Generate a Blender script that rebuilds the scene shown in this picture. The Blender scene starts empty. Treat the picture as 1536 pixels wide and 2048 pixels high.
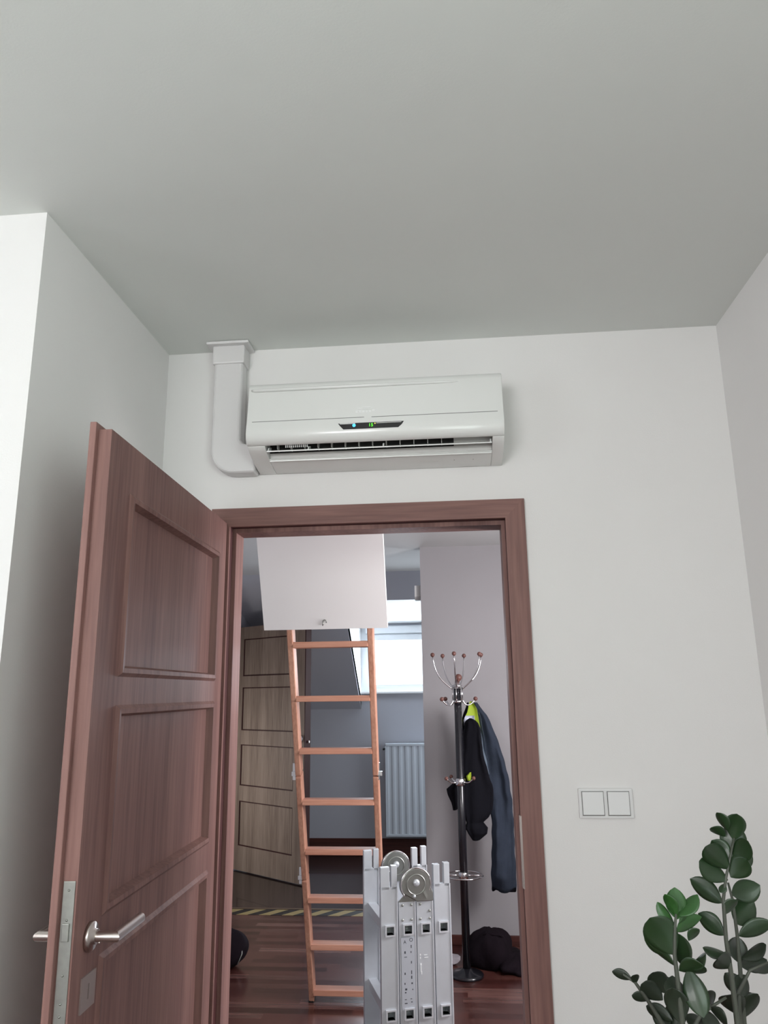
import bpy, bmesh, math, random
from mathutils import Vector, Matrix
random.seed(7)
PI = math.pi
C = bpy.context.scene.collection

# ------------------------------------------------------------------ camera
CX, CY, CZ, YAW, PITCH, ROLL, FPX = 0.7861, -2.3677, 1.4843, 0.0909, 0.235, -0.0127, 1504.87
cd = bpy.data.cameras.new('camera'); cam = bpy.data.objects.new('camera', cd); C.objects.link(cam)
cam.location = (CX, CY, CZ)
cd.sensor_fit = 'VERTICAL'; cd.sensor_height = 36.0; cd.lens = FPX / 2048 * 36.0
cd.clip_start = 0.05; cd.clip_end = 60
fwd = Vector((-math.sin(YAW)*math.cos(PITCH), math.cos(YAW)*math.cos(PITCH), math.sin(PITCH)))
rt = Vector((math.cos(YAW), math.sin(YAW), 0)); up = rt.cross(fwd)
r2 = math.cos(ROLL)*rt + math.sin(ROLL)*up; u2 = -math.sin(ROLL)*rt + math.cos(ROLL)*up
cam.rotation_euler = Matrix((r2, u2, -fwd)).transposed().to_euler()
bpy.context.scene.camera = cam

# ------------------------------------------------------------------ light
vs = bpy.context.scene.view_settings
vs.view_transform = 'Standard'; vs.look = 'None'; vs.gamma = 1; vs.use_curve_mapping = False
vs.exposure = 0.11
w = bpy.data.worlds.new('world'); bpy.context.scene.world = w; w.use_nodes = True
w.node_tree.nodes['Background'].inputs[0].default_value = (0.86, 0.93, 1.0, 1)
w.node_tree.nodes['Background'].inputs[1].default_value = 2.6

def area(name, loc, target, sx, sy, power, col):
    l = bpy.data.lights.new(name, 'AREA'); l.shape = 'RECTANGLE'; l.size = sx; l.size_y = sy
    l.energy = power; l.color = col
    o = bpy.data.objects.new(name, l); C.objects.link(o); o.location = loc
    o.rotation_euler = (Vector(target) - Vector(loc)).to_track_quat('-Z', 'Y').to_euler()
    return o
# daylight entering through the room's own windows (behind the camera) and the dormer, with added hall fills
area('window_daylight_front', (-.45, -4.55, 1.85), (0.3, 0, 2.1), 1.3, .8, 44, (1.0, 0.965, 0.965))
area('window_daylight_left', (-2.26, -2.75, 1.8), (0, -1.7, 2.1), 1.3, .9, 6, (1.0, 0.99, 0.985))
area('window_daylight_right', (1.64, -2.9, 1.8), (0, -1.9, 2.1), 1.2, .9, 18, (0.88, 1.0, 0.90))
area('dormer_daylight', (0.5, 5.12, 1.76), (0.5, 2.0, 1.0), 1.1, 0.42, 26, (0.80, 0.90, 1.0))
area('hall_side_fill', (2.37, .62, 1.6), (0.3, .9, 1.8), 0.7, 0.9, 56, (0.98, 0.95, 0.98))  # added fill brightening the hatch and partition; its source is invented
area('hall_far_fill', (2.36, 4.05, 1.25), (0, 4.0, 1.5), 0.7, 0.8, 20, (0.86, 0.93, 1.0))  # added fill for the slope and far wall; no opening behind it
area('landing_daylight', (-1.96, 3.75, .75), (-.7, 4.2, .5), 0.7, .9, 10, (1.0, 0.97, 0.93))

# ------------------------------------------------------------------ materials
def nm(name):
    m = bpy.data.materials.new(name); m.use_nodes = True
    return m, m.node_tree.nodes, m.node_tree.links, m.node_tree.nodes['Principled BSDF']
def plain(name, col, rough=.5, metal=0, coat=0, bump=0, bscale=200, var=0.0, vscale=3, emit=None, es=0, spec=.5):
    m, n, l, b = nm(name); b.inputs['Specular IOR Level'].default_value = spec
    b.inputs['Base Color'].default_value = (*col, 1); b.inputs['Roughness'].default_value = rough
    b.inputs['Metallic'].default_value = metal; b.inputs['Coat Weight'].default_value = coat
    tc = n.new('ShaderNodeTexCoord')
    ns = n.new('ShaderNodeTexNoise'); ns.inputs['Scale'].default_value = vscale; ns.inputs['Detail'].default_value = 3
    l.new(tc.outputs['Object'], ns.inputs['Vector'])
    mx = n.new('ShaderNodeMixRGB'); mx.blend_type = 'MULTIPLY'; mx.inputs[0].default_value = var if var else .04
    mx.inputs[1].default_value = (*col, 1); l.new(ns.outputs['Fac'], mx.inputs[2]); l.new(mx.outputs[0], b.inputs['Base Color'])
    if bump:
        nb = n.new('ShaderNodeTexNoise'); nb.inputs['Scale'].default_value = bscale; l.new(tc.outputs['Object'], nb.inputs['Vector'])
        bp = n.new('ShaderNodeBump'); bp.inputs['Strength'].default_value = bump; bp.inputs['Distance'].default_value = .002
        l.new(nb.outputs['Fac'], bp.inputs['Height']); l.new(bp.outputs[0], b.inputs['Normal'])
    if emit:
        b.inputs['Emission Color'].default_value = (*emit, 1); b.inputs['Emission Strength'].default_value = es
    return m
def wood(name, c1, c2, axis='Z', rough=.52, broad=9, fine=90, stretch=.05):
    m, n, l, b = nm(name)
    tc = n.new('ShaderNodeTexCoord'); mp = n.new('ShaderNodeMapping'); l.new(tc.outputs['Object'], mp.inputs[0])
    s = [1, 1, 1]; s['XYZ'.index(axis)] = stretch; mp.inputs['Scale'].default_value = s
    n1 = n.new('ShaderNodeTexNoise'); n1.inputs['Scale'].default_value = broad; n1.inputs['Detail'].default_value = 4; n1.inputs['Distortion'].default_value = .6
    n2 = n.new('ShaderNodeTexNoise'); n2.inputs['Scale'].default_value = fine; n2.inputs['Detail'].default_value = 5
    l.new(mp.outputs[0], n1.inputs['Vector']); l.new(mp.outputs[0], n2.inputs['Vector'])
    a = n.new('ShaderNodeMath'); a.operation = 'MULTIPLY_ADD'; a.inputs[1].default_value = .45
    m1 = n.new('ShaderNodeMath'); m1.operation = 'MULTIPLY'; m1.inputs[1].default_value = .55
    l.new(n1.outputs['Fac'], m1.inputs[0]); l.new(n2.outputs['Fac'], a.inputs[0]); l.new(m1.outputs[0], a.inputs[2])
    r = n.new('ShaderNodeValToRGB'); r.color_ramp.elements[0].position = .34; r.color_ramp.elements[1].position = .66
    r.color_ramp.elements[0].color = (*c1, 1); r.color_ramp.elements[1].color = (*c2, 1)
    l.new(a.outputs[0], r.inputs[0]); l.new(r.outputs[0], b.inputs['Base Color'])
    b.inputs['Roughness'].default_value = rough; b.inputs['Specular IOR Level'].default_value = .3
    bp = n.new('ShaderNodeBump'); bp.inputs['Strength'].default_value = .15; bp.inputs['Distance'].default_value = .001
    l.new(n2.outputs['Fac'], bp.inputs['Height']); l.new(bp.outputs[0], b.inputs['Normal'])
    return m
def srgb(r, g, b):
    f = lambda c: (c/255/12.92) if c/255 <= .04045 else ((c/255+.055)/1.055)**2.4
    return (f(r), f(g), f(b))
def floor_mat(name, cols, W=.062, L=.55, rough=.24):
    m, n, l, b = nm(name)
    tc = n.new('ShaderNodeTexCoord'); sp = n.new('ShaderNodeSeparateXYZ'); l.new(tc.outputs['Object'], sp.inputs[0])
    def math_(op, a, bb=None):
        k = n.new('ShaderNodeMath'); k.operation = op
        for i, v in enumerate((a, bb)):
            if v is None: continue
            if isinstance(v, (int, float)): k.inputs[i].default_value = v
            else: l.new(v, k.inputs[i])
        return k.outputs[0]
    row = math_('FLOOR', math_('DIVIDE', sp.outputs[1], W))
    wn = n.new('ShaderNodeTexWhiteNoise'); wn.noise_dimensions = '1D'; l.new(row, wn.inputs['W'])
    cell = math_('FLOOR', math_('DIVIDE', math_('ADD', sp.outputs[0], math_('MULTIPLY', wn.outputs['Value'], 3.0)), L))
    cv = n.new('ShaderNodeCombineXYZ'); l.new(row, cv.inputs[0]); l.new(cell, cv.inputs[1])
    w2 = n.new('ShaderNodeTexWhiteNoise'); w2.noise_dimensions = '2D'; l.new(cv.outputs[0], w2.inputs['Vector'])
    mp = n.new('ShaderNodeMapping'); mp.inputs['Scale'].default_value = (.06, 1, 1); l.new(tc.outputs['Object'], mp.inputs[0])
    ns = n.new('ShaderNodeTexNoise'); ns.inputs['Scale'].default_value = 70; ns.inputs['Detail'].default_value = 4; l.new(mp.outputs[0], ns.inputs['Vector'])
    f = math_('ADD', math_('MULTIPLY', w2.outputs['Value'], .8), math_('MULTIPLY', ns.outputs['Fac'], .25))
    r = n.new('ShaderNodeValToRGB'); e = r.color_ramp.elements
    e[0].position = .1; e[0].color = (*cols[0], 1); e[1].position = 1; e[1].color = (*cols[-1], 1)
    for i, c in enumerate(cols[1:-1]):
        k = e.new(.1+.9*(i+1)/(len(cols)-1)); k.color = (*c, 1)
    l.new(f, r.inputs[0]); l.new(r.outputs[0], b.inputs['Base Color'])
    b.inputs['Roughness'].default_value = rough; b.inputs['Coat Weight'].default_value = .3; b.inputs['Coat Roughness'].default_value = .2
    return m
def stripes(name, c1, c2, period, slant, rough=.5):
    m, n, l, b = nm(name)
    tc = n.new('ShaderNodeTexCoord'); sp = n.new('ShaderNodeSeparateXYZ'); l.new(tc.outputs['Object'], sp.inputs[0])
    a = n.new('ShaderNodeMath'); a.operation = 'MULTIPLY_ADD'; a.inputs[1].default_value = -slant; l.new(sp.outputs[1], a.inputs[0]); l.new(sp.outputs[0], a.inputs[2])
    d = n.new('ShaderNodeMath'); d.operation = 'DIVIDE'; d.inputs[1].default_value = period; l.new(a.outputs[0], d.inputs[0])
    fr = n.new('ShaderNodeMath'); fr.operation = 'FRACT'; l.new(d.outputs[0], fr.inputs[0])
    g = n.new('ShaderNodeMath'); g.operation = 'GREATER_THAN'; g.inputs[1].default_value = .5; l.new(fr.outputs[0], g.inputs[0])
    mx = n.new('ShaderNodeMixRGB'); mx.inputs[1].default_value = (*c1, 1); mx.inputs[2].default_value = (*c2, 1)
    l.new(g.outputs[0], mx.inputs[0]); l.new(mx.outputs[0], b.inputs['Base Color']); b.inputs['Roughness'].default_value = rough
    return m
M = dict(
    wall=plain('wall_paint', (.84, .83, .82), .85, bump=.12, bscale=260),
    ceil=plain('ceiling_paint', (.765, .79, .76), .9, bump=.1, bscale=240),
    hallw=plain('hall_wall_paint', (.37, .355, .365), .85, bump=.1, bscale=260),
    hallfar=plain('hall_far_paint', (.48, .49, .54), .85, bump=.1, bscale=260),
    hallc=plain('hall_ceiling_paint', (.62, .62, .61), .9),
    white=plain('white_reveal_paint', (.82, .83, .84), .7),
    wood=wood('door_veneer', srgb(108, 77, 73), srgb(147, 111, 104)),
    woodh=wood('door_veneer_horizontal', srgb(108, 77, 73), srgb(147, 111, 104), 'X'),
    halldoor=wood('hall_door_veneer', srgb(116, 99, 88), srgb(166, 148, 134)),
    darkwood=wood('dark_wood_and_groove_shade', srgb(52, 28, 28), srgb(74, 44, 42)),
    gasket=plain('dark_gasket', srgb(70, 30, 30), .6),
    pine=wood('pine', srgb(178, 124, 102), srgb(212, 162, 138), 'Z', .5, 14, 120),
    pineh=wood('pine_tread', srgb(178, 120, 98), srgb(214, 160, 136), 'X', .5, 14, 120),
    hatch=plain('white_hatch_board', (.90, .87, .86), .45),
    steel=plain('brushed_nickel', (.62, .56, .53), .28, 1),
    plate=plain('galvanised_plate', (.42, .43, .40), .45, .9, var=.3, vscale=60),
    satin=plain('satin_plate', (.34, .27, .26), .5, .4),
    chrome=plain('chrome', (.78, .77, .78), .12, 1),
    alu=plain('aluminium', (.66, .69, .73), .38, .55, var=.12, vscale=25),
    rim=plain('aluminium_rim_highlight', (.72, .74, .78), .35, .5),
    alud=plain('zinc_plated_steel', (.36, .37, .345), .32, .9, var=.15, vscale=40),
    dark=plain('black_interior', (.012, .012, .012), .6),
    ac=plain('white_glossy_plastic', (.84, .85, .83), .22, coat=.15),
    acm=plain('white_matt_plastic', (.70, .69, .67), .45),
    acl=plain('pale_lettering', (.90, .91, .90), .4),
    seam=plain('shadow_gap_plastic', (.22, .22, .21), .7),
    disp=plain('dark_display_window', (.03, .03, .032), .15, coat=.5),
    blue=plain('blue_indicator', (.05, .4, .9), .4, emit=(.08, .55, 1.0), es=1.3),
    green=plain('green_digits', (.1, .8, .05), .4, emit=(.14, 1.0, .04), es=1.0),
    yel=plain('yellow_dot', (.9, .8, .1), .4, emit=(1, .9, .2), es=1.0),
    duct=plain('duct_plastic', (.73, .72, .72), .4),
    sw=plain('switch_plastic', (.86, .87, .87), .3),
    swf=plain('switch_frame_plastic', (.80, .80, .80), .35),
    black=plain('black_lacquer', (.012, .012, .016), .25, coat=.4),
    ball=plain('reddish_wood_ball', srgb(120, 80, 72), .4, var=.3, vscale=40),
    jacket=plain('black_cloth', (.007, .007, .010), .95, spec=.12, bump=.5, bscale=90),
    denim=plain('blue_grey_denim', srgb(62, 70, 84), .95, spec=.15, bump=.6, bscale=300, var=.55, vscale=9),
    denimp=plain('pale_denim_edge', srgb(104, 116, 130), .9),
    vest=plain('hi_vis_cloth', srgb(158, 180, 44), .7, bump=.3, bscale=60),
    silver=plain('reflective_band', srgb(185, 188, 205), .4),
    bag=plain('dark_bag_cloth', (.014, .009, .013), .95, spec=.12, bump=.5, bscale=60, var=.4, vscale=9),
    paper=plain('pale_paper', srgb(165, 160, 165), .8),
    rad=plain('radiator_enamel', (.62, .68, .74), .35),
    frame=plain('window_frame_plastic', (.80, .83, .86), .3),
    base=wood('skirting_wood', srgb(58, 30, 26), srgb(86, 48, 42), 'X'),
    thr=plain('brass_threshold', srgb(120, 100, 84), .4, .5),
    tape=stripes('hazard_tape', srgb(158, 138, 92), (.015, .012, .01), .16, .75),
    floor=floor_mat('laminate_strip_floor', [srgb(50, 27, 23), srgb(84, 46, 42), srgb(96, 60, 54), srgb(66, 36, 33), srgb(138, 100, 92)]),
    floorf=plain('dark_far_floor', srgb(50, 38, 37), .2, coat=.3),
    leaf=plain('glossy_leaf', srgb(38, 62, 34), .38, coat=.1, var=.5, vscale=22),
    leafn=plain('young_leaf', srgb(46, 92, 38), .38, coat=.1, var=.4, vscale=22),
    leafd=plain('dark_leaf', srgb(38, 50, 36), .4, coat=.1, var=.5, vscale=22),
    stem=plain('fleshy_stem', srgb(78, 82, 72), .5, var=.4, vscale=30),
    pot=plain('grey_ceramic', (.35, .35, .36), .4), soil=plain('potting_soil', (.03, .02, .015), .95, bump=1, bscale=80),
    tag=plain('silver_sticker', srgb(190, 194, 202), .35, .3), ink=plain('dark_ink', srgb(60, 62, 70), .6),
    cap=plain('black_rubber', (.015, .015, .015), .7),
)
g = bpy.data.materials.new('window_glass'); g.use_nodes = True; gb = g.node_tree.nodes['Principled BSDF']
gb.inputs['Transmission Weight'].default_value = 1; gb.inputs['Roughness'].default_value = 0; gb.inputs['IOR'].default_value = 1.02
gb.inputs['Base Color'].default_value = (.97, 1, 1, 1); M['glass'] = g

# ------------------------------------------------------------------ mesh helpers
class MB:
    def __init__(s): s.v = []; s.f = []; s.sm = []
    def add(s, vs, fs, smooth=False):
        k = len(s.v); s.v += [tuple(v) for v in vs]
        s.f += [tuple(i+k for i in f) for f in fs]; s.sm += [smooth]*len(fs); return s
    def box(s, a, b, bev=0):
        x0, y0, z0 = [min(p, q) for p, q in zip(a, b)]; x1, y1, z1 = [max(p, q) for p, q in zip(a, b)]
        if bev:
            bm = bmesh.new(); bmesh.ops.create_cube(bm, size=1)
            for v in bm.verts: v.co = Vector(((x0+x1)/2+v.co.x*(x1-x0), (y0+y1)/2+v.co.y*(y1-y0), (z0+z1)/2+v.co.z*(z1-z0)))
            bmesh.ops.bevel(bm, geom=list(bm.edges), offset=bev, segments=2, affect='EDGES', profile=.6)
            bm.verts.index_update(); s.add([v.co for v in bm.verts], [[v.index for v in f.verts] for f in bm.faces]); bm.free(); return s
        return s.add([(x0,y0,z0),(x1,y0,z0),(x1,y1,z0),(x0,y1,z0),(x0,y0,z1),(x1,y0,z1),(x1,y1,z1),(x0,y1,z1)],
                     [(0,3,2,1),(4,5,6,7),(0,1,5,4),(1,2,6,5),(2,3,7,6),(3,0,4,7)])
    def prism(s, pts, axis, a, b, smooth=False):
        # polygon pts in the other two axes (in xyz order), extruded a..b along axis
        def mk(p, t):
            q = list(p); q.insert('XYZ'.index(axis), t); return tuple(q)
        n = len(pts); k = len(s.v)
        s.v += [mk(p, a) for p in pts] + [mk(p, b) for p in pts]
        s.f += [tuple(k+i for i in range(n)), tuple(k+n+i for i in reversed(range(n)))]; s.sm += [False, False]
        for i in range(n):
            j = (i+1) % n; s.f.append((k+i, k+n+i, k+n+j, k+j)); s.sm.append(smooth)
        return s
    def ring(s, outer, inner, axis, a, b):
        # frame: outer and inner loops with the same count
        def mk(p, t):
            q = list(p); q.insert('XYZ'.index(axis), t); return tuple(q)
        n = len(outer); vs = [mk(p, a) for p in outer]+[mk(p, a) for p in inner]+[mk(p, b) for p in outer]+[mk(p, b) for p in inner]
        fs = []
        for i in range(n):
            j = (i+1) % n
            fs += [(i, j, n+j, n+i), (2*n+j, 2*n+i, 3*n+i, 3*n+j), (j, i, 2*n+i, 2*n+j), (n+i, n+j, 3*n+j, 3*n+i)]
        return s.add(vs, fs)
    def tube(s, pts, r, n=12, cap=True, closed=False):
        pts = [Vector(p) for p in pts]; rs = r if isinstance(r, (list, tuple)) else [r]*len(pts)
        m = len(pts); vs = []; nrm = None
        for i, p in enumerate(pts):
            if closed: t = pts[(i+1) % m]-pts[i-1]
            else: t = (pts[min(i+1, m-1)]-pts[max(i-1, 0)])
            t.normalize()
            if nrm is None:
                nrm = t.orthogonal().normalized()
            else:
                nrm = (nrm - t*nrm.dot(t)).normalized()
            bn = t.cross(nrm)
            for k in range(n):
                a = 2*PI*k/n; vs.append(p+(nrm*math.cos(a)+bn*math.sin(a))*rs[i])
        fs = []
        for i in range(m if closed else m-1):
            for k in range(n):
                i2 = (i+1) % m; fs.append((i*n+k, i*n+(k+1) % n, i2*n+(k+1) % n, i2*n+k))
        s.add(vs, fs, True)
        if cap and not closed:
            k = len(s.v)-len(vs); s.f += [tuple(k+j for j in reversed(range(n))), tuple(k+(m-1)*n+j for j in range(n))]; s.sm += [False]*2
        return s
    def lathe(s, prof, c=(0,0,0), axis='Z', n=24):
        vs = []
        for r, h in prof:
            for k in range(n):
                a = 2*PI*k/n; x, y = r*math.cos(a), r*math.sin(a)
                q = {'Z': (x, y, h), 'Y': (x, h, y), 'X': (h, x, y)}[axis]; vs.append((q[0]+c[0], q[1]+c[1], q[2]+c[2]))
        fs = [(i*n+k, i*n+(k+1) % n, (i+1)*n+(k+1) % n, (i+1)*n+k) for i in range(len(prof)-1) for k in range(n)]
        s.add(vs, fs, True); k = len(s.v)-len(vs); m = len(prof)
        s.f += [tuple(k+j for j in reversed(range(n))), tuple(k+(m-1)*n+j for j in range(n))]; s.sm += [False]*2
        return s
    def sphere(s, c, r, n=16, sq=(1,1,1)):
        prof = [(r*math.sin(PI*i/10), -r*math.cos(PI*i/10)) for i in range(1, 10)]
        k = len(s.v); s.lathe(prof, (0,0,0), 'Z', n)
        for i in range(k, len(s.v)):
            v = s.v[i]; s.v[i] = (c[0]+v[0]*sq[0], c[1]+v[1]*sq[1], c[2]+v[2]*sq[2])
        s.sm[-1] = s.sm[-2] = True
        return s
    def xform(s, mat, k=0):
        for i in range(k, len(s.v)): s.v[i] = tuple(mat @ Vector(s.v[i]))
        return s
    def build(s, name, m, parent=None):
        me = bpy.data.meshes.new(name); me.from_pydata(s.v, [], s.f)
        for p, q in zip(me.polygons, s.sm): p.use_smooth = q
        me.materials.append(m if not isinstance(m, str) else M[m])
        bm = bmesh.new(); bm.from_mesh(me); bmesh.ops.recalc_face_normals(bm, faces=bm.faces); bm.to_mesh(me); bm.free()
        o = bpy.data.objects.new(name, me); C.objects.link(o)
        if parent: o.parent = parent
        return o
def tag(o, label, cat, group=None, kind=None):
    o['label'] = label; o['category'] = cat
    if group: o['group'] = group
    if kind: o['kind'] = kind
    return o
def thing(name, label, cat, loc=(0,0,0), rz=0, group=None, kind=None):
    o = bpy.data.objects.new(name, None); C.objects.link(o); o.location = loc; o.rotation_euler = (0, 0, rz)
    o.empty_display_size = .05
    return tag(o, label, cat, group, kind)
def struct(name, mb, m, label, cat):
    return tag(mb.build(name, m), label, cat, kind='structure')
def text_mesh(name, body, size, m, parent, loc, rot=(PI/2, 0, 0), ext=.0003):
    cu = bpy.data.curves.new(name, 'FONT'); cu.body = body; cu.size = size; cu.extrude = ext
    cu.align_x = 'CENTER'; cu.align_y = 'CENTER'
    t = bpy.data.objects.new(name+'_src', cu); C.objects.link(t)
    bpy.context.view_layer.update()
    me = bpy.data.meshes.new_from_object(t.evaluated_get(bpy.context.evaluated_depsgraph_get()))
    bpy.data.objects.remove(t); me.materials.clear(); me.materials.append(M[m])
    o = bpy.data.objects.new(name, me); C.objects.link(o); o.parent = parent; o.location = loc; o.rotation_euler = rot
    return o
rect = lambda x0, x1, z0, z1: [(x0, z0), (x1, z0), (x1, z1), (x0, z1)]

# ------------------------------------------------------------------ setting: room
H = 2.648; XL = -0.182; XR = 1.679; YO = -0.815; YB = -4.6; XFL = -2.3; HC = 2.44
FX1 = 2.4
struct('floor', MB().box((XFL-.1, YB-.1, -.08), (FX1+.1, 3.37, 0)), 'floor', 'reddish brown laminate floor of narrow strips running through the doorway', 'floor')
struct('floor', MB().box((XFL-.1, 3.37, -.08), (FX1+.1, 5.4, 0)), 'floorf', 'darker glossy floor beyond the striped tape under the radiator', 'floor')
struct('ceiling', MB().box((XFL-.1, YB-.1, H), (XR+.1, .0, H+.1)), 'ceil', 'plain pale grey ceiling of the room', 'ceiling')
mb = MB(); mb.box((XL-.0, 0, 0), (.04, .1, H)).box((.98, 0, 0), (XR+.1, .1, H)).box((.04, 0, 2.045), (.98, .1, H))
struct('wall_back', mb, 'wall', 'white wall around the doorway carrying the air conditioner', 'wall')
struct('wall_niche', MB().box((XFL, YO, 0), (XL, .1, H)), 'wall', 'white projecting wall corner to the left of the open door', 'wall')
sidewin = lambda x0, x1, y0, y1, ya, yb: MB().box((x0, y0, 0), (x1, ya, H)).box((x0, yb, 0), (x1, y1, H)).box((x0, ya, 0), (x1, yb, .9)).box((x0, ya, 2.25), (x1, yb, H))
struct('wall_left', sidewin(XFL-.1, XFL, YB-.1, YO, -3.45, -2.05), 'wall', 'white left side wall of the room behind the projecting corner', 'wall')
struct('wall_right', sidewin(XR, XR+.1, YB, 0, -3.55, -2.25), 'wall', 'white wall along the right edge of the room', 'wall')
# window wall behind the camera
WZ0, WZ1 = .85, 2.25
mb = MB(); ops = [(-1.15, .25)]
mb.box((XFL, YB-.15, 0), (XR, YB, WZ0)).box((XFL, YB-.15, WZ1), (XR, YB, H))
for a, b in ((XFL, -1.15), (.25, XR)): mb.box((a, YB-.15, WZ0), (b, YB, WZ1))
struct('wall_front', mb, 'wall', 'white window wall behind the viewer', 'wall')
for i, (a, b) in enumerate(ops):
    wn = thing('window_%d' % (i+1), 'wide white framed window behind the viewer', 'window', (0,0,0), kind='structure')
    f = MB().ring(rect(a, b, WZ0, WZ1), rect(a+.06, b-.06, WZ0+.06, WZ1-.06), 'Y', YB-.12, YB-.05)
    f.box(((a+b)/2-.04, YB-.12, WZ0), ((a+b)/2+.04, YB-.05, WZ1))
    f.build('window_frame', 'frame', wn)
    MB().box((a+.05, YB-.09, WZ0+.05), (b-.05, YB-.085, WZ1-.05)).build('pane', 'glass', wn)

for nm_, lab, x_, ya, yb in (('window_5', 'white framed window in the left wall, out of view', XFL-.07, -3.45, -2.05), ('window_6', 'white framed window in the right wall, out of view', XR+.02, -3.55, -2.25)):
    wn = thing(nm_, lab, 'window', (0,0,0), kind='structure')
    MB().ring([(ya, .9), (yb, .9), (yb, 2.25), (ya, 2.25)], [(ya+.06, .96), (yb-.06, .96), (yb-.06, 2.19), (ya+.06, 2.19)], 'X', x_, x_+.05).build('window_frame', 'frame', wn)
    MB().box((x_+.02, ya+.05, .95), (x_+.025, yb-.05, 2.2)).build('pane', 'glass', wn)
# door frame
fr = thing('trim_1', 'reddish brown wooden door frame around the open doorway', 'door frame', (0,0,0), kind='structure')
T = 2.08
for pts_, m_ in (([(0,0),(0,T),(.062,T-.061),(.062,0)], 'wood'), ([(1.02,0),(1.02,T),(.958,T-.061),(.958,0)], 'wood'), ([(0,T),(1.02,T),(.958,T-.061),(.062,T-.061)], 'woodh')):
    MB().prism(pts_, 'Y', -.012, 0).build('casing', m_, fr)
def ushape(mb, x0, x1, zt, th, y0, y1):
    mb.box((x0-th, y0, 0), (x0, y1, zt)); mb.box((x1, y0, 0), (x1+th, y1, zt)); mb.box((x0-th, y0, zt), (x1+th, y1, zt+th)); return mb
ushape(MB(), .062, .958, T-.061, .02, 0, .03).build('rebate', 'gasket', fr)
ushape(MB(), .075, .946, T-.075, .033, .0265, .1).build('lining', 'wood', fr)
for pts_, m_ in (([(0,0),(0,T),(.075,T-.075),(.075,0)], 'wood'), ([(1.02,0),(1.02,T),(.946,T-.075),(.946,0)], 'wood'), ([(0,T),(1.02,T),(.946,T-.075),(.075,T-.075)], 'woodh')):
    MB().prism(pts_, 'Y', .1, .112).build('casing', m_, fr)
st = MB().box((.9545, -.004, .935), (.9585, .022, 1.13)); st.box((.9572, -.013, .935), (.9605, -.0, 1.13)).build('strike_plate', 'steel', fr)['label'] = 'silvery strike plate'

# ------------------------------------------------------------------ open door leaf (local: X along leaf from hinge, Y away from the camera-side face, Z up)
LW, LT = .913, 2.029
leaf = thing('door_1', 'open reddish brown panelled door with lever handle hinged left of the doorway', 'door', (.0542, -.0173, 0), -1.5386, kind='structure')
# local +Y after rotation(-88deg) points to +X world -> visible face at local y=0, body extends to -Y
us = [.088, .785]; pz = [(.13, .50), (.60, .985), (1.078, 1.453), (1.535, 1.908)]
b = MB(); TH = .028
b.box((0, -TH, .012), (us[0], 0, LT)).box((us[1], -TH, .012), (LW, 0, LT))
zz = [.012]+[z for p in pz for z in p]+[LT]
for i in range(0, len(zz), 2): b.box((us[0], -TH, zz[i]), (us[1], 0, zz[i+1]))
b.build('stiles_and_rails', 'wood', leaf)
MB().box((-.0, -.042, .005), (LW+.014, -TH, LT+.013), .002).build('rebated_flange', 'wood', leaf)
for z0, z1 in pz:
    MB().box((us[0], -.020, z0), (us[1], -.014, z1)).build('panel', 'wood', leaf)
    w_ = .026
    k = MB(); o_ = rect(us[0]-.012, us[1]+.012, z0-.012, z1+.012); i_ = rect(us[0]+.012, us[1]-.012, z0+.012, z1-.012)
    n_ = rect(us[0]-.004, us[1]+.004, z0-.004, z1+.004); j_ = rect(us[0]+.006, us[1]-.006, z0+.006, z1-.006)
    # moulding with a rounded top
    vs_ = []
    for loop, y in ((o_, 0.0), (n_, .007), (j_, .006), (i_, -.014)):
        vs_ += [(p[0], y, p[1]) for p in loop]
    fs_ = [(r*4+i, r*4+(i+1) % 4, (r+1)*4+(i+1) % 4, (r+1)*4+i) for r in range(3) for i in range(4)]
    fs_ += [(12+i, 12+(i+1) % 4, (i+1) % 4, i) for i in range(4)]
    k.add(vs_, fs_).build('moulding', 'wood', leaf)
# lock forend on the free edge
mb = MB().box((LW, -.0255, .80), (LW+.0025, -.003, 1.155), .001)
for z in (1.14, 1.09, 1.0, .955, .935, .87, .815): mb.sphere((LW+.003, -.014, z), .0022, 8)
mb.box((LW, -.021, 1.055), (LW+.006, -.008, 1.085), .001)
lp = mb.build('lock_plate', 'plate', leaf); lp['label'] = 'grey galvanised lock plate'
def handle(sgn):
    HU, HZ = LW-.066, 1.0443; y0 = 0 if sgn > 0 else -.042
    h = MB().lathe([(.026, 0), (.026, .006*sgn), (.024, .009*sgn), (.014, .0095*sgn), (.013, .016*sgn)], (HU, y0, HZ), 'Y', 28)
    ho = h.build('rose', 'steel', leaf); ho['label'] = 'round brushed steel rose'
    L_ = .062*sgn
    r_ = .0098; n_ = 24; yc = y0+L_-r_*sgn; lv = MB(); vs_ = []
    for k in range(n_):
        q = 2*PI*k/n_; vs_.append((HU+r_*math.cos(q), y0+.008*sgn, HZ+r_*math.sin(q)))
    for k in range(n_):
        q = 2*PI*k/n_; vs_.append((HU+r_*math.cos(q), yc+sgn*r_*math.cos(q), HZ+r_*math.sin(q)))
    for k in range(n_):
        q = 2*PI*k/n_; vs_.append((HU-.122, yc+sgn*r_*math.cos(q), HZ+r_*math.sin(q)))
    for i in (0, 1):
        lv.add(vs_[i*n_:(i+2)*n_], [(k, (k+1) % n_, n_+(k+1) % n_, n_+k) for k in range(n_)], True)
    lv.add(vs_[2*n_:], [tuple(range(n_))])
    lv.sphere((HU+.004, y0+.022*sgn, HZ-.0098), .002, 8)
    lo = lv.build('lever', 'steel', leaf); lo['label'] = 'brushed steel lever handle'
handle(1); handle(-1)
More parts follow.
